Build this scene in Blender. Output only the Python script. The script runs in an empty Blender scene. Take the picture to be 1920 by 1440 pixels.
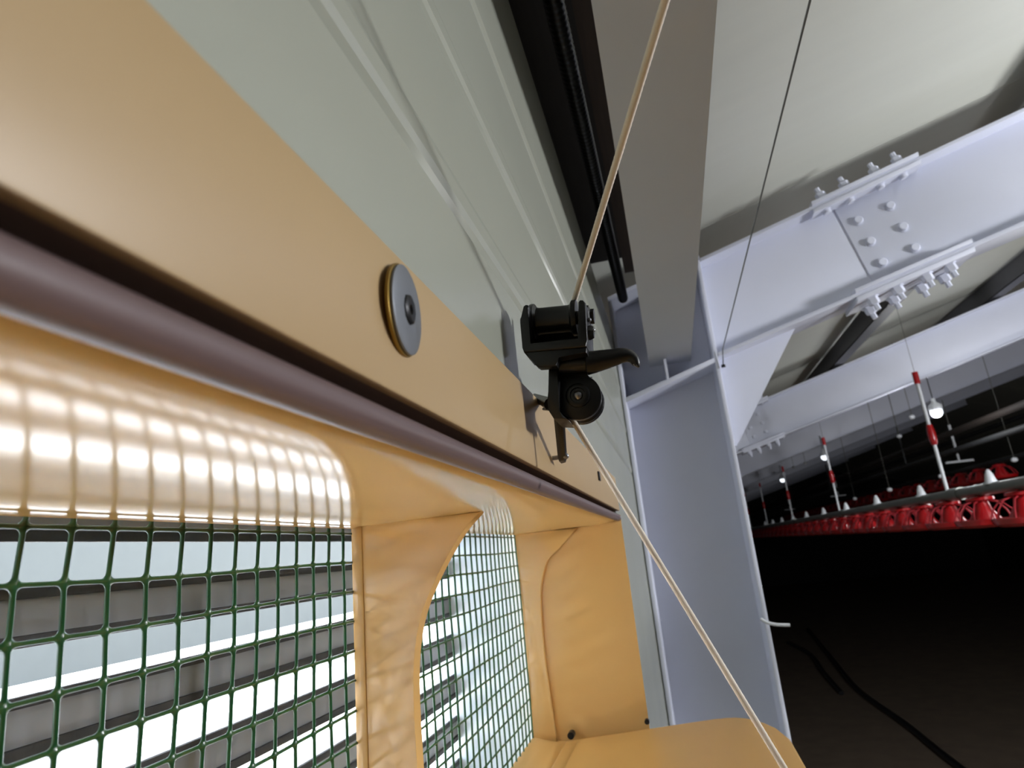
import bpy, bmesh, math, random
from mathutils import Vector, Matrix
random.seed(4)
S = bpy.context.scene
COL = S.collection
H = 1.9                      # lens height above the litter floor; geometry below is measured from the lens
UP = Vector((0, 0, H))
PI = math.pi

# ------------------------------------------------------------------ survey helper (pixel + known plane -> point)
F = 1171.0
AY = Vector((310, 295, 1171)).normalized()
AZ = Vector((-410, -4220, 1171)); AZ = (AZ - AY * AZ.dot(AY)).normalized()
AX = AY.cross(AZ)
def at(px, py, ax, v):
    r = Vector((px - 960, py - 720, F))
    w = Vector((r.dot(AX), r.dot(AY), r.dot(AZ)))
    return w * (v / w['xyz'.index(ax)])

# ------------------------------------------------------------------ materials
def rgb(r, g, b):
    f = lambda c: ((c / 255 + .055) / 1.055) ** 2.4 if c > 10 else c / 255 / 12.92
    return (f(r), f(g), f(b), 1)
def mat(name, col, rough=.5, metal=0, noise=0, nscale=30, bump=0, bscale=200, coat=0, spec=.5, rvar=0, stretch=None, emit=None, trans=0):
    m = bpy.data.materials.new(name); m.use_nodes = True
    nt = m.node_tree; b = nt.nodes['Principled BSDF']
    b.inputs['Base Color'].default_value = col
    b.inputs['Roughness'].default_value = rough
    b.inputs['Metallic'].default_value = metal
    b.inputs['Specular IOR Level'].default_value = spec
    if coat: b.inputs['Coat Weight'].default_value = coat; b.inputs['Coat Roughness'].default_value = .08
    if trans: b.inputs['Subsurface Weight'].default_value = trans; b.inputs['Subsurface Scale'].default_value = .002
    tc = nt.nodes.new('ShaderNodeTexCoord'); mp = nt.nodes.new('ShaderNodeMapping')
    nt.links.new(tc.outputs['Object'], mp.inputs['Vector'])
    if stretch: mp.inputs['Scale'].default_value = stretch
    n = nt.nodes.new('ShaderNodeTexNoise'); n.inputs['Scale'].default_value = nscale; n.inputs['Detail'].default_value = 5
    nt.links.new(mp.outputs['Vector'], n.inputs['Vector'])
    if noise:
        mx = nt.nodes.new('ShaderNodeMix'); mx.data_type = 'RGBA'
        mx.inputs[6].default_value = tuple(c * (1 - noise) for c in col[:3]) + (1,)
        mx.inputs[7].default_value = tuple(min(1, c * (1 + noise)) for c in col[:3]) + (1,)
        nt.links.new(n.outputs['Fac'], mx.inputs[0]); nt.links.new(mx.outputs[2], b.inputs['Base Color'])
    if rvar:
        mr = nt.nodes.new('ShaderNodeMapRange'); mr.inputs['To Min'].default_value = max(0, rough - rvar); mr.inputs['To Max'].default_value = rough + rvar
        nt.links.new(n.outputs['Fac'], mr.inputs['Value']); nt.links.new(mr.outputs[0], b.inputs['Roughness'])
    if bump:
        n2 = nt.nodes.new('ShaderNodeTexNoise'); n2.inputs['Scale'].default_value = bscale; n2.inputs['Detail'].default_value = 3
        nt.links.new(mp.outputs['Vector'], n2.inputs['Vector'])
        bp = nt.nodes.new('ShaderNodeBump'); bp.inputs['Strength'].default_value = bump; bp.inputs['Distance'].default_value = .002
        nt.links.new(n2.outputs['Fac'], bp.inputs['Height']); nt.links.new(bp.outputs[0], b.inputs['Normal'])
    if emit:
        b.inputs['Emission Color'].default_value = emit[0]; b.inputs['Emission Strength'].default_value = emit[1]
    return m
M = {}
M['beige'] = mat('beige_plastic', rgb(214, 172, 108), .2, noise=.035, nscale=9, rvar=.04, bump=.02, bscale=25, spec=.5)
M['beige_flange'] = mat('beige_plastic_matt', rgb(178, 151, 110), .42, noise=.04, nscale=14)
M['beige_flap'] = mat('beige_flap_plastic', rgb(205, 160, 92), .38, noise=.05, nscale=12)
M['beige_gloss'] = mat('glossy_beige_plastic', rgb(238, 202, 136), .13, noise=.03, nscale=9, spec=.22)
M['seal'] = mat('brown_rubber', rgb(106, 88, 88), .4, noise=.22, nscale=60, stretch=(30, .6, 30), spec=.6)
M['channel'] = mat('dark_brown_rubber', rgb(104, 84, 76), .5, noise=.2, nscale=60, stretch=(30, .6, 30))
M['apron'] = mat('pale_bounce_ground', rgb(190, 188, 182), .9, noise=.06, nscale=2)  # pale tone chosen as a reflector for the inlet ceiling
M['wall'] = mat('grey_green_panel', rgb(160, 163, 151), .24, noise=.02, nscale=5, rvar=.05)
M['roof'] = mat('roof_panel', rgb(207, 209, 200), .5, noise=.04, nscale=4, stretch=(1, 6, 1))
M['steel'] = mat('grey_primer_steel', rgb(216, 220, 236), .45, noise=.05, nscale=7)
M['strut'] = mat('grey_strut_steel', rgb(208, 210, 216), .5, noise=.03, nscale=9)
M['purlin'] = mat('purlin_steel', rgb(92, 92, 98), .5, metal=.3, noise=.1)
M['dark'] = mat('dark_cavity_shade', rgb(42, 38, 34), .8, noise=.25, nscale=20, stretch=(8, .5, 8))  # near-black colour carries the shade of the eave gap
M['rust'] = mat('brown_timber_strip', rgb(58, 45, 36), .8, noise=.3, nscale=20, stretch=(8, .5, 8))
M['black'] = mat('black_plastic', rgb(16, 17, 19), .36, noise=.2, nscale=60, bump=.05, bscale=900)
M['hose'] = mat('black_hose', rgb(16, 17, 20), .32)
M['zinc'] = mat('zinc_metal', rgb(150, 152, 158), .3, metal=.9, noise=.1, nscale=120)
M['washer'] = mat('grey_washer', rgb(122, 126, 132), .45, metal=.45, noise=.08, nscale=90)
M['brass'] = mat('yellow_zinc', rgb(150, 122, 58), .35, metal=.7, noise=.15, nscale=90)
M['screw'] = mat('dark_screw', rgb(34, 34, 36), .4, metal=.6)
M['cord'] = mat('white_cord', rgb(226, 216, 202), .75, noise=.06, nscale=900)
M['net'] = mat('green_plastic_net', rgb(22, 76, 40), .3, noise=.1, nscale=50, spec=.7)
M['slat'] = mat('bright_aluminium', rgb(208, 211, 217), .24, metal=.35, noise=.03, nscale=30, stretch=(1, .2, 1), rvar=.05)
M['fascia_shade'] = mat('slat_front_shade', rgb(128, 130, 136), .4, metal=.3, noise=.04, nscale=30)  # darker than the slats: shade of their fronts put into the colour
M['lip'] = mat('dark_edge_shade', rgb(46, 45, 45), .8, noise=.3, nscale=400)  # near-black strips stand in for shade along the slat edges
M['hood'] = mat('white_hood_sheet', rgb(214, 224, 232), .16, noise=.02, nscale=20)
M['red'] = mat('red_plastic', rgb(168, 12, 20), .25, noise=.06, nscale=40, coat=.3)
M['redgrill'] = mat('red_grill_plastic', rgb(170, 44, 54), .3)
M['galv'] = mat('galvanised_pipe', rgb(118, 122, 116), .4, metal=.5, noise=.15, nscale=12)
M['brownpipe'] = mat('brown_pipe', rgb(36, 28, 23), .8, noise=.15)
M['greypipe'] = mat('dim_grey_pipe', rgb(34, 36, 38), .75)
M['whitep'] = mat('white_plastic', rgb(222, 226, 232), .3)
M['bulb'] = mat('lamp_glass', rgb(240, 244, 250), .2, emit=((.86, .93, 1, 1), 1.6))
M['litter'] = mat('litter_floor', rgb(102, 88, 74), .95, noise=.3, nscale=6, bump=.3, bscale=60)
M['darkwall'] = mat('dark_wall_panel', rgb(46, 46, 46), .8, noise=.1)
M['wire'] = mat('steel_wire', rgb(98, 98, 94), .45, metal=.4)
M['backdrop'] = mat('grey_backdrop_sheet', rgb(56, 61, 64), .7, noise=.1, nscale=3)

# ------------------------------------------------------------------ object helpers
def tag(o, label=None, cat=None, group=None, kind=None):
    if label: o['label'] = label
    if cat: o['category'] = cat
    if group: o['group'] = group
    if kind: o['kind'] = kind
    return o
WPOS = {}
def thing(name, loc, label, cat, group=None):
    o = bpy.data.objects.new(name, None); COL.objects.link(o)
    o.empty_display_size = .05
    o.location = Vector(loc) + UP; WPOS[o.name] = Vector(loc)
    return tag(o, label, cat, group)
def obj(name, bm, m, parent=None, smooth=None, label=None, cat=None, group=None, kind=None, origin=None):
    bmesh.ops.recalc_face_normals(bm, faces=bm.faces)
    vs = [v.co for v in bm.verts]
    lo = Vector([min(v[i] for v in vs) for i in range(3)]); hi = Vector([max(v[i] for v in vs) for i in range(3)])
    c = Vector(origin) if origin else Vector(((lo.x + hi.x) / 2, (lo.y + hi.y) / 2, lo.z))
    for v in bm.verts: v.co -= c
    me = bpy.data.meshes.new(name); bm.to_mesh(me); bm.free()
    mats = m if isinstance(m, (list, tuple)) else [m]
    for x in mats: me.materials.append(M[x])
    if smooth is not None:
        for p in me.polygons: p.use_smooth = True
        me.set_sharp_from_angle(angle=math.radians(smooth))
    o = bpy.data.objects.new(name, me); COL.objects.link(o)
    WPOS[o.name] = c
    if parent:
        o.parent = parent; o.location = c - WPOS[parent.name]
    else:
        o.location = c + UP
    return tag(o, label, cat, group, kind)
def B(): return bmesh.new()
def quad(bm, pts):
    return bm.faces.new([bm.verts.new(p) for p in pts])
def box(bm, a, b, bev=0):
    x0, y0, z0 = a; x1, y1, z1 = b
    vs = [bm.verts.new(p) for p in ((x0,y0,z0),(x1,y0,z0),(x1,y1,z0),(x0,y1,z0),(x0,y0,z1),(x1,y0,z1),(x1,y1,z1),(x0,y1,z1))]
    fs = [bm.faces.new([vs[i] for i in f]) for f in ((0,3,2,1),(4,5,6,7),(0,1,5,4),(1,2,6,5),(2,3,7,6),(3,0,4,7))]
    if bev:
        es = list({e for f in fs for e in f.edges})
        bmesh.ops.bevel(bm, geom=es, offset=bev, segments=2, affect='EDGES', profile=.5)
def prism(bm, poly, d, bev=0):
    """poly: list of 3D points, extruded by vector d"""
    d = Vector(d)
    a = [bm.verts.new(Vector(p)) for p in poly]; b = [bm.verts.new(Vector(p) + d) for p in poly]
    fs = [bm.faces.new(a), bm.faces.new(b[::-1])]
    n = len(poly)
    for i in range(n): fs.append(bm.faces.new((a[i], b[i], b[(i+1) % n], a[(i+1) % n])))
    if bev:
        es = list(set(fs[0].edges) | set(fs[1].edges))
        bmesh.ops.bevel(bm, geom=es, offset=bev, segments=2, affect='EDGES', profile=.5)
def lathe(bm, prof, c, axis, n=24, close=False):
    """prof: (radius, along) about axis through c"""
    c = Vector(c); a = Vector(axis).normalized()
    u = a.orthogonal().normalized(); w = a.cross(u)
    rings = []
    for r, h in prof:
        if r < 1e-7: rings.append([bm.verts.new(c + a * h)])
        else: rings.append([bm.verts.new(c + a * h + (u * math.cos(t) + w * math.sin(t)) * r) for t in [2 * PI * i / n for i in range(n)]])
    for p, q in zip(rings, rings[1:]):
        for i in range(n):
            j = (i + 1) % n
            if len(p) == 1 and len(q) == 1: continue
            if len(p) == 1: bm.faces.new((p[0], q[i], q[j]))
            elif len(q) == 1: bm.faces.new((p[i], q[0], p[j]))
            else: bm.faces.new((p[i], q[i], q[j], p[j]))
    for r in (rings[0], rings[-1]):
        if len(r) > 2: bm.faces.new(r)
def cyl(bm, a, b, r, n=20, bev=0):
    a = Vector(a); b = Vector(b); L = (b - a).length
    prof = [(r, 0), (r, L)] if not bev else [(r - bev, 0), (r, bev), (r, L - bev), (r - bev, L)]
    lathe(bm, prof, a, b - a, n)
def tube(bm, pts, rad, n=12, cap=True, mod=None):
    pts = [Vector(p) for p in pts]
    rads = rad if isinstance(rad, (list, tuple)) else [rad] * len(pts)
    t0 = (pts[1] - pts[0]).normalized(); u = t0.orthogonal().normalized(); rings = []; s = 0
    for i, p in enumerate(pts):
        t = (pts[min(i + 1, len(pts) - 1)] - pts[max(i - 1, 0)]).normalized()
        u = (u - t * u.dot(t)).normalized(); w = t.cross(u)
        if i: s += (p - pts[i - 1]).length
        ring = []
        for k in range(n):
            th = 2 * PI * k / n
            r = rads[i] * (mod(s, th) if mod else 1)
            ring.append(bm.verts.new(p + (u * math.cos(th) + w * math.sin(th)) * r))
        rings.append(ring)
    for p, q in zip(rings, rings[1:]):
        for k in range(n): bm.faces.new((p[k], q[k], q[(k + 1) % n], p[(k + 1) % n]))
    if cap: bm.faces.new(rings[0]); bm.faces.new(rings[-1][::-1])
def spline(pts, per=8):
    pts = [Vector(p) for p in pts]; P = [pts[0]] + pts + [pts[-1]]; out = []
    for i in range(1, len(P) - 2):
        for k in range(per):
            t = k / per; a, b, c, d = P[i-1], P[i], P[i+1], P[i+2]
            out.append(.5 * ((2*b) + (c-a)*t + (2*a-5*b+4*c-d)*t*t + (3*b-a-3*c+d)*t**3))
    out.append(pts[-1]); return out
def ball(bm, c, r, sx=1, sy=1, sz=1, n=14):
    g = bmesh.ops.create_uvsphere(bm, u_segments=n, v_segments=n // 2 + 1, radius=r)
    for v in g['verts']: v.co = Vector((v.co.x * sx, v.co.y * sy, v.co.z * sz)) + Vector(c)
def dup(root, delta, label=None, group=None):
    r = root.copy(); COL.objects.link(r); r.location = root.location + Vector(delta)
    if label: r['label'] = label
    if group: r['group'] = group
    for ch in list(root.children):
        c = ch.copy(); COL.objects.link(c); c.parent = r
        for g in ch.children:
            d = g.copy(); COL.objects.link(d); d.parent = c
    return r

# ================================================================== SETTING
WX = -.079            # inner face of the side wall
IN_Y0, IN_Y1 = -.13, .92   # inlet span
Y0, Y1 = -3.2, 26.0   # house length
roofz = lambda x: .765 + .285 * x
XR = 10.4; XRIDGE = 5.2

# wall with grooved upper face
bm = B()
prof = [(WX, .0508), (WX, .160), (WX - .0022, .1635), (WX, .167), (WX + .0012, .171), (WX + .0012, .180), (WX, .185),
        (WX, .256), (WX - .0022, .2595), (WX, .263), (WX + .0012, .267), (WX + .0012, .276), (WX, .281),
        (WX, .362), (WX - .0022, .3655), (WX, .369), (WX + .0012, .373), (WX + .0012, .381), (WX, .386),
        (WX, .53), (WX - .12, .53), (WX - .12, .0508)]
prism(bm, [(x, Y0, z) for x, z in prof], (0, Y1 - Y0, 0))
box(bm, (WX - .12, Y0, -H), (WX, Y1, -.262))
box(bm, (WX - .12, Y0, -.262), (WX, IN_Y0 - .004, .0508))
box(bm, (WX - .12, IN_Y1 + .008, -.262), (WX, Y1, .0508))
obj('wall_left', bm, 'wall', kind='structure')
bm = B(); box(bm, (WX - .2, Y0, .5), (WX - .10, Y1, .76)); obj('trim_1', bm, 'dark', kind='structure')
bm = B(); box(bm, (-.2, Y0, .712), (.002, 1.5, .722)); obj('trim_3', bm, 'dark', kind='structure')  # added dark board, blackens the shaded gap above the wall
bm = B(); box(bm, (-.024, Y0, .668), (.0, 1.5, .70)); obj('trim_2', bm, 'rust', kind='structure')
bm = B()
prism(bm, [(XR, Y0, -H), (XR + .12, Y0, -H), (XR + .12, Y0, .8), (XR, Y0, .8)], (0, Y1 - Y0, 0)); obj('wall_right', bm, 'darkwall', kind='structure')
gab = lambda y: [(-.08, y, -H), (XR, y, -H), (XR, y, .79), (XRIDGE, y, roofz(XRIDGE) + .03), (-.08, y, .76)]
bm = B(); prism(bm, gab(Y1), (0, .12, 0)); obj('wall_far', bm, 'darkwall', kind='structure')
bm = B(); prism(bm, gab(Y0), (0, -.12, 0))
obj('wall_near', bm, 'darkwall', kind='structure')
bm = B(); box(bm, (WX - .12, -14, -H - .1), (16, 40, -H)); obj('floor', bm, 'litter', kind='structure')
bm = B(); box(bm, (-14, -14, -H - .1), (WX - .12, 40, -H)); obj('floor', bm, 'apron', kind='structure')  # outside ground made pale to bounce light up into the inlet
# roof: panels with shallow ribs running up the slope
FY_ = 1.59
bm = B()
def roof_side(x0, x1, f):
    y = FY_ - 2 * 2.66 + .05; k = 0; yy = [(Y0 - .15, 0)]
    while y < Y1 - .1:
        yy += [(y, 0), (y + .004, -.002), (y + .012, -.002), (y + .016, 0)] if y > Y0 else []
        y += 2.66 / 2
    yy.append((Y1 + .2, 0))
    for (a, da), (b, db) in zip(yy, yy[1:]):
        quad(bm, [(x0, a, f(x0) + da), (x1, a, f(x1) + da), (x1, b, f(x1) + db), (x0, b, f(x0) + db)])
roof_side(-.35, XRIDGE, roofz); roof_side(XRIDGE, XR + .3, lambda x: roofz(2 * XRIDGE - x))
g = bmesh.ops.extrude_face_region(bm, geom=bm.faces[:])
for v in g['geom']:
    if isinstance(v, bmesh.types.BMVert): v.co.z += .08
obj('ceiling', bm, 'roof', kind='structure')

# ================================================================== STEEL FRAMES
COLX0, COLX1 = WX + .002, .163
rb = lambda x: .372 + .275 * x      # rafter underside
rt = lambda x: .632 + .285 * x      # rafter top
FL = .10                            # half flange width
def hexbolt(bm, c, d, r=.011, h=.012, nut=False, n=6):
    d = Vector(d).normalized(); c = Vector(c)
    lathe(bm, [(r * 1.25, -.001), (r * 1.25, .002), (r, .0021), (r, h), (r * .82, h + .002)] + ([(r * .5, h + .0025), (r * .5, h + .016)] if nut else []), c, d, 12 if not nut else 6)
ORD = ['nearest', 'second', 'third', 'fourth', 'fifth', 'sixth', 'seventh', 'eighth']
def make_column(y):
    t = thing('steel_column', (.043, y, -H), 'grey painted steel column nearest the camera, standing against the panel wall', 'column', 'steel columns along the side wall')
    bm = B()
    box(bm, (COLX0 + .008, y - .004, -H), (COLX1 - .008, y + .004, rt(.1)))
    obj('web', bm, 'steel', t)
    for x0, x1 in ((COLX0, COLX0 + .009), (COLX1 - .009, COLX1)):
        bm = B(); box(bm, (x0, y - FL, -H), (x1, y + FL, rt(x0)), .0012); obj('flange', bm, 'steel', t, 30)
    bm = B()
    prism(bm, [(COLX0 + .009, y - FL, rb(COLX0) - .012), (COLX1 - .009, y - FL, rb(COLX1) - .012), (COLX1 - .009, y - FL, rb(COLX1)), (COLX0 + .009, y - FL, rb(COLX0))], (0, FL - .004, 0), .001)
    prism(bm, [(COLX0 + .009, y + .004, rb(COLX0) - .012), (COLX1 - .009, y + .004, rb(COLX1) - .012), (COLX1 - .009, y + .004, rb(COLX1)), (COLX0 + .009, y + .004, rb(COLX0))], (0, FL - .004, 0), .001)
    obj('stiffener', bm, 'steel', t, 30)
    bm = B(); box(bm, (.036, y - FL, rb(.036)), (.042, y - .004, rb(.04) + .05)); obj('cleat', bm, 'steel', t)
    bm = B(); prism(bm, [(COLX0, y - FL, rt(COLX0)), (COLX1, y - FL, rt(COLX1)), (COLX1, y - FL, rt(COLX1) + .01), (COLX0, y - FL, rt(COLX0) + .01)], (0, 2 * FL, 0)); obj('cap_plate', bm, 'steel', t)
    return t
FLR = .05
def make_rafter(y):
    t = thing('steel_rafter', (COLX1, y, rb(COLX1)), 'x', 'rafter', 'sloping roof rafters')
    x0, x1 = COLX1 + .001, XRIDGE
    bm = B(); prism(bm, [(x0, y - .004, rb(x0)), (.60, y - .004, rb(.60)), (.58, y - .004, rt(.58)), (x0, y - .004, rt(x0))], (0, .008, 0))
    obj('web', bm, 'steel', t)
    for f, d in ((rb, .010), (rt, -.010)):
        bm = B(); prism(bm, [(x0, y - FLR, f(x0)), (x1, y - FLR, f(x1)), (x1, y - FLR, f(x1) + d), (x0, y - FLR, f(x0) + d)], (0, 2 * FLR, 0), .0012)
        obj('flange', bm, 'steel', t, 30)
    # gusset triangle below the rafter at the column
    bm = B(); prism(bm, [(x0, y - .005, rb(x0)), (.355, y - .005, rb(.355)), (.172, y - .005, .205), (x0, y - .005, .205)], (0, .010, 0)); obj('gusset', bm, 'steel', t)
    # web splice plate
    bm = B()
    prism(bm, [(.503, y - .0068, rt(.503) - .002), (x1, y - .0068, rt(x1) - .002), (x1, y - .0068, rb(x1) + .002), (.5535, y - .0068, rb(.5535) + .002)], (0, .0028, 0), .0008)
    obj('lapped_web', bm, 'steel', t, 30)
    for px, py in ((1664,393),(1605,420),(1688,432),(1628,459),(1710,471),(1650,498)):
        p = at(px, py, 'y', 1.579); bm = B(); hexbolt(bm, (p.x, y - .0068, p.z), (0, -1, 0), .0105, .007); obj('bolt', bm, 'steel', t, 35)
    # flange splice plates and their bolts
    nt = Vector((-.285, 0, 1)).normalized(); nb = Vector((.275, 0, -1)).normalized()
    bm = B()
    prism(bm, [(.445, y - FLR - .004, rt(.445)), (.70, y - FLR - .004, rt(.70)), (.70, y - FLR - .004, rt(.70) + .011), (.445, y - FLR - .004, rt(.445) + .011)], (0, 2 * FLR + .008, 0), .001)
    prism(bm, [(.445, y - FLR - .004, rt(.445) - .021), (.70, y - FLR - .004, rt(.70) - .021), (.70, y - FLR - .004, rt(.70) - .010), (.445, y - FLR - .004, rt(.445) - .010)], (0, FLR - .010, 0), .001)
    obj('splice_plate', bm, 'steel', t, 30)
    bm = B()
    prism(bm, [(.490, y - FLR - .004, rb(.49)), (.752, y - FLR - .004, rb(.752)), (.752, y - FLR - .004, rb(.752) - .012), (.490, y - FLR - .004, rb(.49) - .012)], (0, 2 * FLR + .008, 0), .001)
    prism(bm, [(.490, y - FLR - .004, rb(.49) + .010), (.752, y - FLR - .004, rb(.752) + .010), (.752, y - FLR - .004, rb(.752) + .020), (.490, y - FLR - .004, rb(.49) + .020)], (0, FLR - .010, 0), .001)
    obj('splice_plate', bm, 'steel', t, 30)
    for x in (.478, .535, .608, .662):
        for dy in (-.034,):
            bm = B(); hexbolt(bm, (x, y + dy, rt(x) + .011), nt, .0125, .017, True); obj('bolt', bm, 'steel', t, 35)
            bm = B(); hexbolt(bm, (x, y + dy, rt(x) - .021), -nt, .010, .007); obj('bolt', bm, 'steel', t, 35)
    for x in (.526, .583, .648, .70):
        for dy in (-.034, .034):
            bm = B(); hexbolt(bm, (x + (.012 if dy > 0 else 0), y + dy, rb(x) - .012), nb, .0130, .016, True); obj('bolt', bm, 'steel', t, 35)
    return t
FY = 1.62; SP = 2.66
c0 = make_column(FY); r0 = make_rafter(FY - .05)
r0['label'] = 'nearest and brightest sloping steel rafter with large bolted splice plates, beside the near column'
RL = ['second sloping steel rafter, just below the bright nearest one, small bolts by the gusset',
      'third sloping steel rafter, darker strip directly under the second rafter',
      'fourth sloping steel rafter, thin dim strip below the third rafter']
for k in range(1, 9):
    dup(c0, (0, SP * k, 0), 'farther grey steel column hidden behind the nearest column')
    dup(r0, (0, SP * k, 0), RL[k - 1] if k <= 3 else 'far steel rafter lost in the dark end of the roof')

# eave strut (cold-formed channel) from the near gable to the first frame
bm = B()
Yb = 1.60
for a, b in (((0, Y0, .44), (.104, Yb, .4425)), ((0, Y0, .4425), (.0025, Yb, .60)), ((.1015, Y0, .4425), (.104, Yb, .60))): box(bm, a, b)
obj('eave_beam', bm, 'strut', label='wide flat grey steel eave beam overhead, running to the nearest column top', cat='beam')
# purlins
def purlin(x, lab, y0=Y0, y1=Y1):
    bm = B(); z = roofz(x); 
    for a, b in (((x - .03, y0, rt(x) + .012), (x - .026, y1, z - .016)), ((x - .03, y0, rt(x) + .012), (x + .03, y1, rt(x) + .016)), ((x + .026, y0, rt(x) + .016), (x + .03, y1, rt(x) + .03))): box(bm, a, b)
    obj('purlin', bm, 'purlin', label=lab, cat='purlin', group='purlins under the roof panels')
purlin(1.15, 'dark steel purlin under the roof, crossing behind the lower splice bolts of the nearest rafter')
for x in (2.1, 3.1, 4.1, 4.9): purlin(x, 'dark steel purlin higher up the roof slope beyond the rafters')

# black corrugated hose in the eave gap
bm = B()
p0, p1 = Vector((-.047, -1.2, .60)), Vector((-.038, 1.50, .60))
tube(bm, [p0.lerp(p1, i / 900) for i in range(901)], .0115, 14, mod=lambda s, t: 1 + .10 * math.sin(s * 2 * PI / .009))
obj('corrugated_hose', bm, 'hose', smooth=60, label='black corrugated hose running in the dark gap above the wall', cat='hose')

# thin grey wire from overhead to the frame corner
bm = B()
w1 = at(1355, 655, 'y', 1.512); w0 = Vector((.203, .547, .487)); d = w0 - w1
tube(bm, [w1, w0, w1 + d * 3.0], .0013, 8)
wt = thing('steel_wire', w1, 'thin grey steel wire stretched from overhead to the corner of the nearest column', 'wire')
obj('strand', bm, 'wire', wt, 60)
bm = B(); e = at(1356, 684, 'y', 1.515); tube(bm, [e, e + Vector((0, .0, -.006))], .005, 10); tube(bm, [w1, e], .0012, 8); obj('clamp', bm, 'screw', wt, 60)

# white cable stub out of the column
bm = B(); tube(bm, spline([at(1426, 1160, 'y', 1.5), at(1436, 1166, 'y', 1.5), at(1455, 1171, 'y', 1.5), at(1481, 1172, 'y', 1.5)]), .0034, 10)
obj('cable_stub', bm, 'whitep', smooth=60, label='short white cable end sticking out from behind the nearest column edge', cat='cable')

# ================================================================== AIR INLET
FXO = WX + .006       # flange face
MX = -.226            # mesh plane
CZ = .0325            # inlet ceiling
inlet = thing('air_inlet', (-.15, .395, -.262), 'beige plastic wall air inlet with green netting and opened flap, set in the panel wall', 'air inlet')
# flange: upper strip, lower strip and left strip with rounded outer edge
bm = B()
box(bm, (WX - .001, IN_Y0 - .06, .0495), (FXO, IN_Y1 + .003, .0975), .0012)
obj('flange', bm, 'beige_flange', inlet, 30)
bm = B()
box(bm, (WX - .001, IN_Y0 - .06, -.262), (FXO, IN_Y0 - .006, .0455), .0012)
obj('flange', bm, 'beige_flange', inlet, 30)
# ceiling: from the rubber seal back to the netting, with a small lip
bm = B()
cp = [(-.091, .0505), (-.091, .042), (-.079, .0385), (-.080, .0368), (-.088, .0352), (-.100, .0340), (-.120, .0330), (-.150, CZ), (-.19, .0322), (-.222, .0318), (-.2262, .0306), (-.2275, .0320), (-.2275, .0505)]
prism(bm, [(x, IN_Y0, z) for x, z in cp], (0, IN_Y1 - IN_Y0, 0))
obj('inlet_ceiling', bm, 'beige_gloss', inlet, 50)
# floor of the inlet
bm = B()
prism(bm, [(x, IN_Y0, z) for x, z in ((-.229, -.262), (-.229, -.236), (-.20, -.242), (-.085, -.254), (-.076, -.262))], (0, IN_Y1 - IN_Y0, 0))
obj('inlet_sill', bm, 'beige', inlet, 40)
# end panels
def dome(pts, n=1): return [(Vector(p)) for p in pts]
def end_panel(y, s):
    bm = B()
    N, K = 18, 16            # gently dished sheet, fold from the upper room-side corner down to the sill
    xs = [-.229 + (.229 + FXO) * i / N for i in range(N + 1)]; zs = [-.262 + (.262 + .044) * k / K for k in range(K + 1)]
    def dy(x, z):
        tx = (x + .229) / (.229 + FXO); tz = (z + .262) / .306
        e = tx - (.15 + .85 * tz)
        f = math.tanh(e * 9)
        return s * (.004 * (f + 1) / 2 * (1 - .0 * tz))
    g = [[bm.verts.new((x, y + dy(x, z) , z)) for z in zs] for x in xs]
    for i in range(N):
        for k in range(K): bm.faces.new((g[i][k], g[i+1][k], g[i+1][k+1], g[i][k+1]))
    r = bmesh.ops.extrude_face_region(bm, geom=bm.faces[:])
    for v in r['geom']:
        if isinstance(v, bmesh.types.BMVert): v.co.y = y + s * .0075
    p = obj('end_panel', bm, 'beige', inlet, 40)
    bm = B()
    out = spline([(-.197, 0, -.25), (-.2015, 0, -.16), (-.2020, 0, -.1155), (-.2012, 0, -.08), (-.1987, 0, -.0514), (-.1935, 0, -.030), (-.186, 0, -.012), (-.1759, 0, -.0018)], 5)
    poly = [(v.x, y, v.z) for v in out] + [(-.172, y, .0), (-.172, y, .002), (-.229, y, .002)] + [(-.229, y, -.25)]
    poly = [(v.x, y - s * .0005, v.z) for v in out] + [(-.165, y - s * .0005, .006), (-.150, y - s * .0005, .020), (-.135, y - s * .0005, .032), (-.229, y - s * .0005, .032), (-.229, y - s * .0005, -.25)]
    prism(bm, poly, (0, -s * .005, 0), .0012)
    obj('edge_rib', bm, 'beige', p, 50)
end_panel(IN_Y1, 1); end_panel(IN_Y0, -1)
# divider
bm = B()
dv = spline([(-.129, 0, .0330), (-.1441, 0, .0194), (-.1617, 0, -.0044), (-.1752, 0, -.0282), (-.1825, 0, -.052), (-.1854, 0, -.0822), (-.1852, 0, -.127), (-.184, 0, -.18), (-.182, 0, -.25)], 5)
poly = [(v.x, .424, v.z) for v in dv] + [(-.229, .424, -.25), (-.229, .424, .0330)]
prism(bm, poly, (0, .011, 0), .0022)
dvd = obj('divider', bm, 'beige', inlet, 45)
bm = B(); box(bm, (-.2275, .4232, -.25), (-.2195, .4248, .032), .0008); obj('edge_bead', bm, 'beige', dvd, 40)
# brown rubber seal
bm = B()
tube(bm, [(-.0770 , IN_Y0 + (IN_Y1 + .001 - IN_Y0) * i / 60, .0403) for i in range(61)], .0048, 20, mod=lambda s, t: 1)
sl_ = obj('rubber_seal', bm, 'seal', inlet, 60, label='brown rubber tube seal')
bm = B(); prism(bm, [(x, IN_Y0, z) for x, z in ((-.0905, .0425), (-.0905, .0503), (-.0760, .0503), (-.0760, .0495), (-.0885, .0492), (-.0885, .0425))], (0, IN_Y1 - IN_Y0, 0)); obj('seal_channel', bm, 'channel', sl_)
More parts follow.
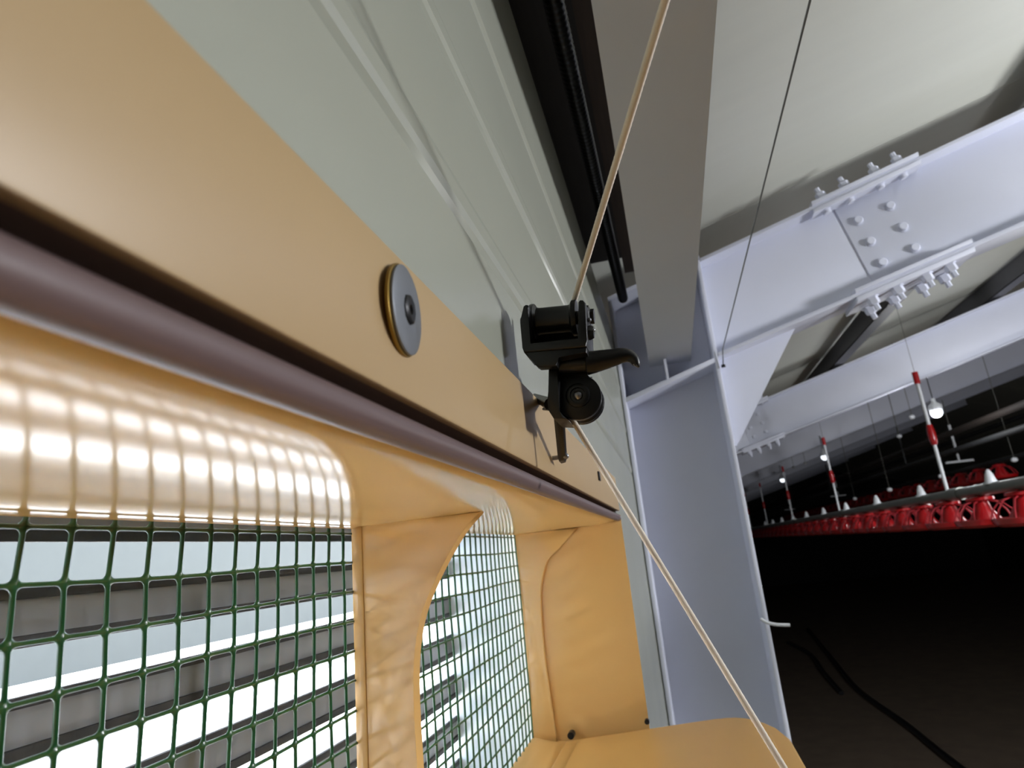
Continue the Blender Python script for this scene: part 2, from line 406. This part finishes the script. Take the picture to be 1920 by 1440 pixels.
# washer and screw on the flange
wc = at(750, 583, 'x', FXO)
bm = B(); lathe(bm, [(.0142, 0), (.0148, .0004), (.0148, .0013), (.0142, .0016)], wc, (1, .10, -.03), 48)
ws = obj('washer', bm, 'brass', inlet, 35, label='yellow zinc backing washer')
bm = B(); lathe(bm, [(.0138, .0016), (.0143, .0018), (.0143, .0025), (.0134, .0029), (.0048, .0030), (.0046, .0020)], wc, (1, .10, -.03), 48); obj('washer_face', bm, 'washer', ws, 35, label='grey metal washer face')
bm = B(); lathe(bm, [(.0050, .0024), (.0050, .0034), (.0040, .0040), (.0018, .0038), (.0014, .0030), (0, .0030)], wc, (1, .10, -.03), 8); obj('screw_head', bm, 'screw', ws, 30)
bm = B(); wc2 = at(1122, 893, 'x', FXO); box(bm, wc2 - Vector((.0, .006, .005)), wc2 + Vector((.0018, .006, .005)), .0006); obj('screw', bm, 'screw', inlet, 30)
# hinge pins
bm = B(); p = at(1070, 1380, 'y', .905); cyl(bm, p, p + Vector((0, .013, 0)), .0045, 14); obj('hinge_pin', bm, 'screw', inlet, 40)
bm = B(); p = at(1213, 1354, 'y', .912); cyl(bm, p, p + Vector((0, .006, 0)), .0032, 14); obj('hinge_pin', bm, 'screw', inlet, 40)

# green netting: rounded square cells with ridged strands
bm = B()
ys = [.1814 + .0192 * k for k in range(-16, 39)]
zs = [.0342, .0274, .0066] + [.0066 - .0194 * k for k in range(1, 14)]
rnd = lambda a: random.uniform(-a, a)
node = {}
for i, y in enumerate(ys):
    wob = .0006 * math.sin(i * 1.3)
    for k, z in enumerate(zs):
        node[i, k] = Vector((MX - .0022 - .0006 * math.sin(i * .5 + k * .35), y + (.0012 if k < 2 else 0) + .0010 * math.sin(k * .8 + i * .2) + rnd(.00025), z + (.0006 * math.sin(i * .45 + k) + rnd(.0002) if k > 1 else 0)))
HW = .00092
NA = 5
for i in range(len(ys) - 1):
    if ys[i + 1] > IN_Y1 + .012 or ys[i] < IN_Y0 - .012: continue
    for k in range(len(zs) - 1):
        A, Bq, C, D = node[i, k], node[i + 1, k], node[i + 1, k + 1], node[i, k + 1]
        hgt = abs(zs[k] - zs[k + 1])
        def pt(u, v):   # bilinear
            return (A * (1 - u) + Bq * u) * (1 - v) + (D * (1 - u) + C * u) * v
        wu = HW / .0192; wv = HW / hgt; ru = .0024 / .0192; rv = min(.0024 / hgt, .3)
        hole = []; outer = []
        for cu, cv, a0 in ((wu + ru, wv + rv, PI), (1 - wu - ru, wv + rv, 1.5 * PI), (1 - wu - ru, 1 - wv - rv, 0), (wu + ru, 1 - wv - rv, .5 * PI)):
            for q in range(NA):
                a = a0 + (PI / 2) * q / (NA - 1)
                u, v = cu + ru * math.cos(a), cv + rv * math.sin(a)
                hole.append((u, v))
                du, dv_ = u - .5, v - .5; m_ = max(abs(du), abs(dv_)) * 2
                outer.append((.5 + du / m_, .5 + dv_ / m_))
        # replace diagonal mid-corner by true corner
        n = len(hole)
        rr = []
        for off, pts in ((.0013, outer), (.0010, [((h[0]*.55+o[0]*.45), (h[1]*.55+o[1]*.45)) for h, o in zip(hole, outer)]), (.0002, hole), (-.0004, hole), (-.0010, outer)):
            rr.append([bm.verts.new(pt(u, v) + Vector((off, 0, 0))) for u, v in pts])
        for p, q in zip(rr, rr[1:]):
            for j in range(n): bm.faces.new((p[j], q[j], q[(j + 1) % n], p[(j + 1) % n]))
obj('netting', bm, 'net', inlet, 75)

# flap (opened, hinged at the sill)
fz = lambda x: -.2405 + .104 * (x + .188) - .9 * max(0, x - .03) ** 2 * 4
flap_pts = [at(*p, 'y', .9) for p in ((1060,1383),(1200,1365),(1320,1345),(1390,1345),(1440,1370),(1470,1410))]
def flap_mesh(bm, inset, z_off, thick, xin0=-.184):
    # grid in plan with rounded far/near outer corners, cambered
    x0, x1 = xin0 + inset, .088 - inset; y0, y1 = IN_Y0 + .012 + inset, IN_Y1 - .012 - inset
    NX, NY = 26, 60
    R = .085 - inset * .8
    top = []
    for i in range(NX + 1):
        x = x0 + (x1 - x0) * i / NX
        row = []
        ex = max(0, x - (x1 - R)); sh = R - math.sqrt(max(0, R * R - ex * ex)) if ex > 0 else 0
        sh = min(sh, R)
        for j in range(NY + 1):
            y = (y0 + sh) + (y1 - y0 - 2 * sh) * j / NY
            row.append(Vector((x, y, fz(x) + z_off)))
        top.append(row)
    vt = [[bm.verts.new(p) for p in r] for r in top]; vb = [[bm.verts.new(p - Vector((0, 0, thick))) for p in r] for r in top]
    for i in range(NX):
        for j in range(NY):
            bm.faces.new((vt[i][j], vt[i+1][j], vt[i+1][j+1], vt[i][j+1])); bm.faces.new((vb[i][j], vb[i][j+1], vb[i+1][j+1], vb[i+1][j]))
    for i in range(NX):
        for j in (0, NY): bm.faces.new((vt[i][j], vt[i+1][j], vb[i+1][j], vb[i][j]))
    for j in range(NY):
        for i in (0, NX): bm.faces.new((vt[i][j], vt[i][j+1], vb[i][j+1], vb[i][j]))
bm = B(); flap_mesh(bm, 0, 0, .010)
fl = obj('flap', bm, 'beige_flap', inlet, 40)
md = fl.modifiers.new('b', 'BEVEL'); md.width = .003; md.segments = 3; md.limit_method = 'ANGLE'
bm = B(); flap_mesh(bm, .020, .0022, .002)
fp = obj('raised_panel', bm, 'beige_flap', fl, 40)
md = fp.modifiers.new('b', 'BEVEL'); md.width = .0018; md.segments = 3; md.limit_method = 'ANGLE'
bm = B(); anchor = Vector((.078, .380, -.222)); lathe(bm, [(.006, -.004), (.006, .008), (.003, .012)], anchor, (0, 0, 1), 12); obj('cord_eyelet', bm, 'screw', fl, 40)

# ================================================================== LIGHT HOOD with louvres outside the inlet
hood = thing('louvre_hood', (-.3, .41, -.29), 'metal louvre hood behind the green netting, outside the air inlet', 'louvre')
HX = -.352; HY1 = .957
bm = B(); box(bm, (HX - .10, HY1, -.30), (-.2285, HY1 + .003, .07)); obj('side_panel', bm, 'hood', hood, label='glossy white side sheet')
bm = B(); box(bm, (HX - .10, -.20, -.30), (-.2285, -.197, .07)); obj('side_panel', bm, 'hood', hood)
bm = B(); box(bm, (HX - .015, -.197, .050), (-.2285, HY1, .053)); obj('top_panel', bm, 'hood', hood)
bm = B(); box(bm, (HX - .10, -.197, -.30), (-.2285, HY1, -.297)); obj('bottom_panel', bm, 'hood', hood)
PITCH = .056
for k in range(-5, 2):
    z = -.004 + PITCH * k
    bm = B()
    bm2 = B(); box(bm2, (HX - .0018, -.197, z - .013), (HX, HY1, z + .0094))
    pr = [(HX - .0022, z + .007), (HX - .0022, z + .0095), (HX - .004, z + .0096), (HX - .018, z + .0100), (HX - .034, z + .0106), (HX - .050, z + .0113), (HX - .062, z + .0120)]
    poly = pr + [(x - .0002, zz - .0016) for x, zz in pr[:1:-1]]
    prism(bm, [(x, -.197, zz) for x, zz in poly], (0, HY1 + .197, 0))
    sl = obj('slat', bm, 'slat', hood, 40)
    obj('front_strip', bm2, 'fascia_shade', sl, 40, label='grey front strip, shade in its colour')
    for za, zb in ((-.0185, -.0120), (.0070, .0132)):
        bm = B(); box(bm, (HX - .0012, -.197, z + za), (HX + .0028, HY1, z + zb), .0008); obj('edge_shade_strip', bm, 'lip', sl, 40, label='dark strip standing in for edge shade')
# added building outside: blocks the bright sky, greys the slat gaps
nb = thing('backdrop_building', (-9.5, 6, -H), 'added backdrop building that hides bright sky and greys the gaps between the hood slats', 'building')
bm = B(); box(bm, (-10.5, -12, -H), (-8.5, 24, 1.7)); obj('wall', bm, 'backdrop', nb)
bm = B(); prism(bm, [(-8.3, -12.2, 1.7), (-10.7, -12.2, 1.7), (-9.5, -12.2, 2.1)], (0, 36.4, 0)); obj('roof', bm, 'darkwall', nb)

# ================================================================== PULLEY
pul = thing('pulley_bracket', at(1050, 862, 'y', .37), 'black plastic cord pulley with two rollers and a hooked horn, screwed to the beige flange', 'pulley')
q = lambda px, py, y: at(px, py, 'y', y)
# upper U bracket
ya, yb = .334, .364
bm = B()
prism(bm, [q(981, 574, ya), q(985, 571, ya), q(990, 571, ya), q(992, 576, ya), q(992, 647, ya), q(1086, 637, ya), q(1084, 566, ya), q(1087, 562, ya), q(1093, 562, ya), q(1098, 568, ya), q(1101, 638, ya), q(1100, 650, ya), q(982, 660, ya), q(979, 652, ya), q(976, 612, ya), q(975, 600, ya)], (0, yb - ya, 0), .0008)
br = obj('upper_bracket', bm, 'black', pul, 40)
bm = B(); prism(bm, [q(986, 662, yb), q(984, 592, yb), q(1090, 588, yb), q(1096, 650, yb)], (0, -.002, 0)); obj('back_plate', bm, 'black', br, 40)
bm = B(); yc = .3355
prism(bm, [q(979, 652, yc), q(1100, 645, yc), q(1100, 662, yc), q(1046, 668, yc), q(1044, 686, yc), q(1010, 688, yc), q(1004, 684, yc)], (0, .008, 0), .0007)
obj('apron', bm, 'black', br, 40)
c = q(986, 605, .349); r_ = q(1092, 595, .349); axu = (r_ - c).normalized()
L = (r_ - c).length
bm = B(); lathe(bm, [(.0106, .0035), (.0108, .0042), (.0108, .0060), (.0100, .0066), (.0084, .0074), (.0081, .0090), (.0081, L - .0085), (.0084, L - .007), (.0100, L - .0062), (.0108, L - .0056), (.0108, L - .0038), (.0106, L - .003)], c, axu, 40)
obj('roller', bm, 'black', br, 35)
bm = B(); cyl(bm, c - axu * .0028, c + axu * (L + .006), .0040, 16, .0006); obj('axle', bm, 'black', br, 40)
bm = B(); e0 = c + axu * (L + .0005); lathe(bm, [(.0068, 0), (.0068, .0035), (.0045, .0045), (.0045, .0065)], e0, axu, 6); obj('nut', bm, 'black', br, 25)
bm = B(); e1 = q(1104, 624, .342); lathe(bm, [(.0045, -.003), (.0045, .001), (.0035, .003)], e1, axu, 8); obj('nut', bm, 'black', br, 25)
for pp in ((1105, 600), (1112, 619)):
    bm = B(); ball(bm, q(*pp, .340), .0013); obj('pin_end', bm, 'zinc', br, 40, label='bright metal pin end')
# spine and middle barrel
bm = B(); sy = .344
prism(bm, [q(1029, 670, sy), q(1046, 668, sy), q(1046, 772, sy), q(1064, 786, sy), q(1038, 785, sy), q(1030, 772, sy), q(1024, 760, sy), q(1028, 735, sy), q(1029, 690, sy)], (0, .030, 0), .0009)
sp = obj('spine', bm, 'black', pul, 40)
bm = B(); b0 = q(1043, 684, .350); b1 = q(1104, 681, .350); cyl(bm, b0, b1, .0054, 26, .0006); cyl(bm, b1 - (b1 - b0) * .07, b1 + (b1 - b0) * .02, .0062, 26, .0006); cyl(bm, b0, b0 + (b1 - b0) * .07, .0060, 26, .0006)
obj('barrel', bm, 'black', sp, 40)
# hooked horn
bm = B(); hy = .350
hp = spline([q(1102, 680, hy), q(1112, 679, hy), q(1130, 675, hy), q(1148, 671, hy), q(1164, 667, hy), q(1178, 667, hy), q(1188, 673, hy), q(1193, 683, hy), q(1192, 687, hy)], 6)
K_ = len(hp) - 1
hr = [.0074 * (1 - i / K_) + .0016 * (i / K_) for i in range(K_ + 1)]
hr[-1] = .0008; hr[-2] = .0013
tube(bm, hp, hr, 18)
obj('horn', bm, 'black', sp, 60)
# lower wheel housing
WY = .354
wc_ = q(1084, 742, WY)
def disc_outline(y):
    R = .0136; pts = []
    for i in range(25):
        a = math.radians(62 - i * 10.5)
        pts.append(Vector((wc_.x + R * math.cos(a), y, wc_.z - .0008 + R * math.sin(a))))
    return pts
for y0_, y1_ in ((WY - .0005, WY + .0022), (WY + .0140, WY + .0168)):
    bm = B(); pts = disc_outline(y0_)
    a_, b_ = q(1044, 700, WY), q(1104, 695, WY); c_ = q(1044, 775, WY)
    poly = [Vector((b_.x, y0_, b_.z))] + pts + [Vector((c_.x, y0_, c_.z)), Vector((a_.x, y0_, a_.z))]
    prism(bm, poly, (0, y1_ - y0_, 0), .0006)
    obj('side_plate', bm, 'black', sp, 40)
bm = B(); lathe(bm, [(.0134, 0), (.0134, .0016), (.0088, .0040), (.0088, .0066), (.0134, .0092), (.0134, .0108)], (wc_.x, WY + .0026, wc_.z - .0008), (0, 1, 0), 36)
obj('wheel', bm, 'black', pul, 40)
bm = B(); lathe(bm, [(.0072, 0), (.0072, -.0012), (.0062, -.0017), (.0046, -.0017), (.0043, -.0006)], (wc_.x, WY - .0004, wc_.z), (0, 1, 0), 30)
obj('boss', bm, 'black', sp, 40)
bm = B(); ball(bm, (wc_.x, WY - .0012, wc_.z), .0028, 1, .7, 1, 18); obj('pin', bm, 'zinc', sp, 60, label='bright steel pin end')
# foot and stay
bm = B()
prism(bm, [q(1036, 768, .362), q(1054, 770, .362), q(1059, 855, .408), q(1057, 864, .413), q(1048, 865, .413), q(1045, 858, .409), q(1039, 790, .373)], (0, .010, 0), .0009)
obj('foot', bm, 'black', pul, 40)
bm = B(); f0 = q(1053, 857, .417); tube(bm, [f0, Vector((FXO, f0.y, f0.z))], .0016, 10); ball(bm, q(1061, 855, .410), .0021); obj('screw', bm, 'zinc', pul, 50, label='bright screw fixing the foot')
bm = B(); s0 = q(1032, 758, .366); s1 = q(1001, 744, .410); tube(bm, [s0, s1], [.0040, .0024], 12); obj('stay', bm, 'black', pul, 50)
bm = B(); s0 = q(1030, 768, .366); s1 = q(1019, 767, .372); tube(bm, [s0, s1], .0009, 8); obj('screw', bm, 'zinc', pul, 50)

# ================================================================== CORD (one rope: flap -> pulley -> overhead)
E = q(1076, 566, .351); Bp = q(1074, 788, .364)
Ft = Vector((.027, .2009, .1958)); dirn = (Ft - E)
ctrl = [anchor + Vector((0, 0, .008)), Bp, q(1066, 768, .363), q(1062, 700, .366), q(1066, 640, .3655), q(1072, 600, .3610), E]
pts = []
def lin(a, b, step=.0009):
    n = max(2, int((b - a).length / step)); return [a.lerp(b, i / n) for i in range(n)]
pts += lin(ctrl[0], ctrl[1])
pts += spline(ctrl[1:], 10)[:-1]
pts += lin(E, Ft + dirn * .5) + lin(Ft + dirn * .5, E + dirn * 4.0, .003) + [E + dirn * 4.0]
bm = B()
tube(bm, pts, .00172, 14, mod=lambda s, t: 1 + .08 * math.sin(4 * t + s * 2 * PI / .0056) * math.sin(4 * t - s * 2 * PI / .0056) )
obj('cord', bm, 'cord', smooth=60, label='white braided cord running from the opened flap through the black pulley and up overhead', cat='cord')

# ================================================================== FEEDING LINES
PX, PZ = 1.154, .080
ft = thing('feed_pipe', (PX, 12, PZ), 'long grey galvanised feed pipe carrying the nearer row of red feeder pans', 'pipe')
bm = B(); tube(bm, [(PX, -2.5, PZ), (PX, 24, PZ)], .0215, 16); obj('pipe', bm, 'galv', ft, 60)
for k in range(8):
    bm = B(); y = 3.02 + k * 1.9; tube(bm, [(PX, y - .05, PZ), (PX, y + .05, PZ)], .026, 16); obj('coupling', bm, 'galv', ft, 60)
P2X, P2Z = 2.5, .365
f2 = thing('feed_pipe', (P2X, 12, P2Z), 'dim feed pipe of the farther row of red feeder pans', 'pipe')
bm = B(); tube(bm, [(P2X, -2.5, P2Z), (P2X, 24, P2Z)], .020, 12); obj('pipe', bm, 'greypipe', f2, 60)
def pan_parts(bmD, bmH, bmG, x, y, z):
    """z = pipe axis height; dish bottom about .14 lower"""
    d = z - .140
    lathe(bmD, [(.045, 0), (.080, .002), (.098, .012), (.104, .030), (.100, .032), (.090, .018), (.05, .014), (.02, .03), (0, .032)], (x, y, d), (0, 0, 1), 28)
    lathe(bmH, [(.018, .124), (.046, .114), (.048, .104), (.024, .097), (.030, .07), (.054, .03), (.052, .02), (0, .03)], (x, y, d), (0, 0, 1), 16)
    for k in range(10):
        a = 2 * PI * k / 10 + .2; c, s = math.cos(a), math.sin(a)
        tube(bmG, [(x + c * .030, y + s * .030, d + .100), (x + c * .062, y + s * .062, d + .092), (x + c * .088, y + s * .088, d + .062), (x + c * .101, y + s * .101, d + .030)], .0028, 5)
def make_pan(x, y, z, far=False):
    t = thing('feeder_pan', (x, y, z - .14), 'x', 'feeder')
    a, b, c = B(), B(), B(); pan_parts(a, b, c, x, y, z)
    obj('dish', a, 'red', t, 40); obj('hopper', b, 'red', t, 50); obj('grill', c, 'redgrill', t, 60)
    return t
ODN = ['first', 'second', 'third', 'fourth', 'fifth', 'sixth']
p1 = make_pan(PX, 2.52, PZ)
for k in range(46):
    lab = ('%s red feeder pan from the right edge, hanging under the nearer feed pipe' % ODN[k]) if k < 6 else 'small distant red feeder pan in the shrinking end of the nearer row'
    if k == 0: p1['label'] = lab; p1['group'] = 'red feeder pans on the nearer feed pipe'
    else: dup(p1, (0, .305 * k, 0), lab, 'red feeder pans on the nearer feed pipe')
p2 = make_pan(P2X, 5.65, P2Z - .0)
for k in range(30):
    lab = ('%s red feeder pan from the right in the farther, higher row' % ODN[k]) if k < 4 else 'small dim red feeder pan in the shadowed farther row'
    if k == 0: p2['label'] = lab; p2['group'] = 'red feeder pans of the farther row'
    else: dup(p2, (0, .345 * k, 0), lab, 'red feeder pans of the farther row')
# other long pipes
bm = B(); tube(bm, [(1.95, -2, .545), (1.95, 24, .545)], .022, 12); obj('water_pipe', bm, 'brownpipe', smooth=60, label='brown horizontal pipe above the farther feeder row, at the right', cat='pipe')
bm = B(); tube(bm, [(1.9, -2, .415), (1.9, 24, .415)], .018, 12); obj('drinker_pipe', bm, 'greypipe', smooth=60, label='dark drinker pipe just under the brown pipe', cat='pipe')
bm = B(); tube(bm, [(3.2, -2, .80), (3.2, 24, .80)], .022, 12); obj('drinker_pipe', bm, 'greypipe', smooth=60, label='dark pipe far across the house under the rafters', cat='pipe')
# hanger rods with red ends on the near feed pipe
def hanger(x, y, z0, z1, red, m='whitep', rr=.0085):
    t = thing('hanger', (x, y, z0), 'x', 'hanger')
    bm = B(); tube(bm, [(x, y, z0), (x, y, z1)], rr * .85, 10); obj('rod', bm, m, t, 60)
    bm = B(); tube(bm, [(x, y, z1), (x, y, roofz(x))], .0009, 6); obj('wire', bm, 'wire', t, 60)
    if red:
        bm = B(); tube(bm, [(x, y, z1 - .01), (x, y, z1 + .045)], .0125, 10); obj('end_cap', bm, 'red', t, 60)
        zm = z0 + (z1 - z0) * .50
        bm = B(); tube(bm, spline([(x, y, zm - .045), (x, y, zm - .02), (x, y, zm + .02), (x, y, zm + .045)], 3), [.011, .013, .015, .016, .016, .016, .015, .013, .012, .011][:10], 10); obj('clamp', bm, 'red', t, 60)
    return t
hl = ['white rod with red clamps rising from the nearer feed pipe, the nearest and largest', 'thin white rod with red clamps on the nearer feed pipe, second from the right',
      'third slim white rod along the nearer feed pipe, towards the column', 'fourth slim rod along the nearer feed pipe, nearest the column edge', 'tiny far hanger rod on the nearer feed pipe']
h0 = hanger(PX, 3.10, PZ + .022, .59, True)
for k in range(5):
    o = h0 if k == 0 else dup(h0, (0, 1.9 * k, 0))
    o['label'] = hl[k]; o['group'] = 'red-clamped hanger rods of the nearer feed pipe'
h1 = hanger(1.9, 5.75, .435, .74, False, 'greypipe', .007); h1['label'] = 'slim grey rod above the farther feeder row, near the right edge'
for k, lb in ((1, 'slim grey rod of the drinker pipe, second from the right'), (2, 'slim grey rod of the drinker pipe, third from the right')): dup(h1, (0, 2.66 * k, 0), lb)
def bar_hanger(x, y, z0, z1):
    t = thing('bar_hanger', (x, y, z0), 'x', 'hanger')
    bm = B(); tube(bm, [(x, y, z0 + .01), (x, y, z0 + .07)], .010, 8); obj('link', bm, 'whitep', t, 60)
    bm = B(); tube(bm, [(x, y, z0 + .12), (x, y, z0 + .24)], .011, 8); obj('link', bm, 'whitep', t, 60)
    bm = B(); tube(bm, [(x, y, z0 + .28), (x, y, z0 + .33)], .013, 8); obj('link', bm, 'whitep', t, 60)
    bm = B(); tube(bm, [(x, y, z0), (x, y, z1)], .004, 6); obj('wire', bm, 'wire', t, 60)
    bm = B(); box(bm, (x - .11, y - .01, z0 - .006), (x + .11, y + .01, z0 + .012)); obj('crossbar', bm, 'whitep', t)
    return t
b0_ = bar_hanger(P2X, 6.3, .44, 1.0); b0_['label'] = 'white linked hanger with crossbar over the farther feeder row, right of the red-clamped rod'
for k, lb in ((1, 'second linked white hanger with crossbar, left of the lamp and farther away'), (2, 'third small linked hanger with crossbar, deep in the house')): dup(b0_, (0, 4.4 * k, 0), lb)
# white cones standing on the feed pipe
cn = thing('white_cone', (PX, 2.70, PZ + .02), 'x', 'cone')
bm = B(); lathe(bm, [(.018, 0), (.019, .004), (.013, .030), (.006, .046), (0, .049)], (PX, 2.70, PZ + .0215), (0, 0, 1), 16); obj('cone', bm, 'whitep', cn, 50)
bm = B(); lathe(bm, [(.0255, -.002), (.0255, .006)], (PX, 2.70, PZ + .0175), (0, 0, 1), 16); obj('collar', bm, 'whitep', cn, 50)
cl = ['white plastic cone on top of the nearer feed pipe, first from the right edge', 'white plastic cone on the nearer feed pipe, left of the nearest red-clamped rod', 'third white cone along the nearer feed pipe', 'fourth white cone along the nearer feed pipe']
for k in range(10):
    o = cn if k == 0 else dup(cn, (0, .70 * k, 0))
    o['label'] = cl[k] if k < 4 else 'tiny white cone far along the nearer feed pipe'; o['group'] = 'white cones on the nearer feed pipe'
# lamps
def lamp(x, y, z):
    t = thing('hanging_lamp', (x, y, z), 'x', 'lamp')
    bm = B(); ball(bm, (x, y, z), .034, 1, 1, .95, 18); obj('bulb', bm, 'bulb', t, 60)
    bm = B(); lathe(bm, [(.034, .012), (.038, .018), (.038, .040), (.014, .060), (.012, .085), (0, .086)], (x, y, z), (0, 0, 1), 18); obj('socket', bm, 'whitep', t, 50)
    bm = B(); tube(bm, [(x, y, z + .08), (x, y, rb(x) + .002)], .003, 6); obj('cable', bm, 'screw', t, 60)
    return t
l0 = lamp(1.62, 4.20, .60)
l0['label'] = 'round white lamp hanging below the second rafter, right of the red-clamped rod'
for k, (dy, dz) in enumerate(((2.66, .075), (5.32, .09))):
    dup(l0, (-.06, dy, dz), ['smaller round white lamp hanging under the third rafter', 'tiny far white lamp near the dark end of the rafters'][k])
l1 = dup(l0, (.68, -3.55, -.22), 'added unseen lamp just outside the view, lighting the nearest rafter from the right')
for c_ in l1.children:
    if c_.name.startswith('cable'): c_.scale.z = 4.0
pl = bpy.data.lights.new('lamp_light', 'POINT'); pl.energy = 190; pl.shadow_soft_size = .13; pl.color = (.97, .98, 1)  # added key light for the nearest rafter, its lamp stays unseen
po = bpy.data.objects.new('lamp_light', pl); COL.objects.link(po); po.location = Vector((2.30, .65, .42)) + UP
l2 = dup(l1, (0, 2.66, 0), 'second added unseen lamp outside the right edge of the view, between the first two rafters')
pl3 = pl.copy(); pl3.energy = 6; pl3.shadow_soft_size = .04
po3 = bpy.data.objects.new('lamp_light', pl3); COL.objects.link(po3); po3.location = Vector((1.62, 4.2, .545)) + UP
pl2 = pl.copy(); pl2.energy = 8  # added light outside the view, brightens the second rafter
po2 = bpy.data.objects.new('lamp_light', pl2); COL.objects.link(po2); po2.location = Vector((2.30, 3.31, .20)) + UP
# small pale nozzles and cross pipes deep in the house
for i, (px, py, yy) in enumerate(((1990 - 280, 782, 5.0), (1686, 818, 5.6), (1488, 876, 8.6), (1510, 868, 8.0), (1668, 918, 5.6), (1603, 935, 7.2), (1765, 893, 5.2), (1902, 862, 4.9))):
    p = at(px, py, 'y', yy); bm = B(); ball(bm, p, .021, 1, 1, .8, 12)
    n = thing('drinker_nozzle', p, ['pale nozzle left of the nearest lamp, under the second rafter', 'grey nozzle below and left of the nearest lamp', 'pale nozzle left of the smaller lamp', 'faint nozzle beside the smaller lamp', 'small round nozzle in front of the dim far pans', 'small round nozzle under the crossbar left of centre row', 'bright round nozzle beside the nearest red-clamped rod', 'pale round nozzle by the right edge above the farther pans'][i], 'nozzle')
    obj('nozzle', bm, 'whitep', n, 60)
    bm = B(); tube(bm, [p, p + Vector((0, 0, max(.05, roofz(p.x) - p.z)))], .0022, 5); obj('wire', bm, 'wire', n, 60)

# black hoses on the floor
hz = -H + .02
bm = B(); tube(bm, spline([Vector((v.x, v.y, hz)) for v in (at(1515, 1180, 'z', hz), at(1560, 1235, 'z', hz), at(1600, 1285, 'z', hz), at(1640, 1318, 'z', hz), at(1700, 1360, 'z', hz), at(1800, 1440, 'z', hz), Vector((1.9, 4.0, hz)))], 8), .03, 8)
obj('floor_hose', bm, 'hose', smooth=60, label='long black hose lying on the dark floor, curving to the lower right', cat='hose')
bm = B(); tube(bm, spline([Vector((v.x, v.y, hz)) for v in (at(1478, 1205, 'z', hz), at(1520, 1228, 'z', hz), at(1545, 1262, 'z', hz), at(1578, 1300, 'z', hz))], 8), .03, 8)
obj('floor_hose', bm, 'hose', smooth=60, label='short black hose piece on the floor, left of the long hose', cat='hose')

# ================================================================== LIGHT
w = bpy.data.worlds.new('sky'); S.world = w; w.use_nodes = True
nt = w.node_tree; bg = nt.nodes['Background']
tc = nt.nodes.new('ShaderNodeTexCoord'); sx = nt.nodes.new('ShaderNodeSeparateXYZ'); nt.links.new(tc.outputs['Generated'], sx.inputs[0])
cr = nt.nodes.new('ShaderNodeValToRGB'); nt.links.new(sx.outputs['Z'], cr.inputs[0])
cr.color_ramp.elements[0].position = 0; cr.color_ramp.elements[0].color = (.55, .66, .78, 1)
cr.color_ramp.elements[1].position = .8; cr.color_ramp.elements[1].color = (.95, 1.03, 1.15, 1)
nt.links.new(cr.outputs[0], bg.inputs['Color']); bg.inputs['Strength'].default_value = 7.0
su = bpy.data.lights.new('sun', 'SUN'); su.energy = 52; su.angle = .03; su.color = (1, .96, .88)
suo = bpy.data.objects.new('sun', su); COL.objects.link(suo); suo.rotation_euler = Vector((-.56, -.22, .80)).to_track_quat('Z', 'Y').to_euler()
# ================================================================== CAMERA
cam = bpy.data.cameras.new('camera'); co = bpy.data.objects.new('camera', cam); COL.objects.link(co); S.camera = co
cam.sensor_fit = 'HORIZONTAL'; cam.sensor_width = 36; cam.lens = F / 1920 * 36
cam.clip_start = .01; cam.clip_end = 200
# camera axes expressed in the world
right = Vector((AX[0], AY[0], AZ[0])); down = Vector((AX[1], AY[1], AZ[1])); fwd = Vector((AX[2], AY[2], AZ[2]))
R = Matrix((right, -down, -fwd)).transposed()
co.matrix_world = Matrix.Translation(UP) @ R.to_4x4()
cam.dof.use_dof = True; cam.dof.focus_distance = .37; cam.dof.aperture_fstop = cam.lens / 1.4

v = S.view_settings; v.view_transform = 'Standard'; v.look = 'None'; v.gamma = 1; v.exposure = .35; v.use_curve_mapping = False
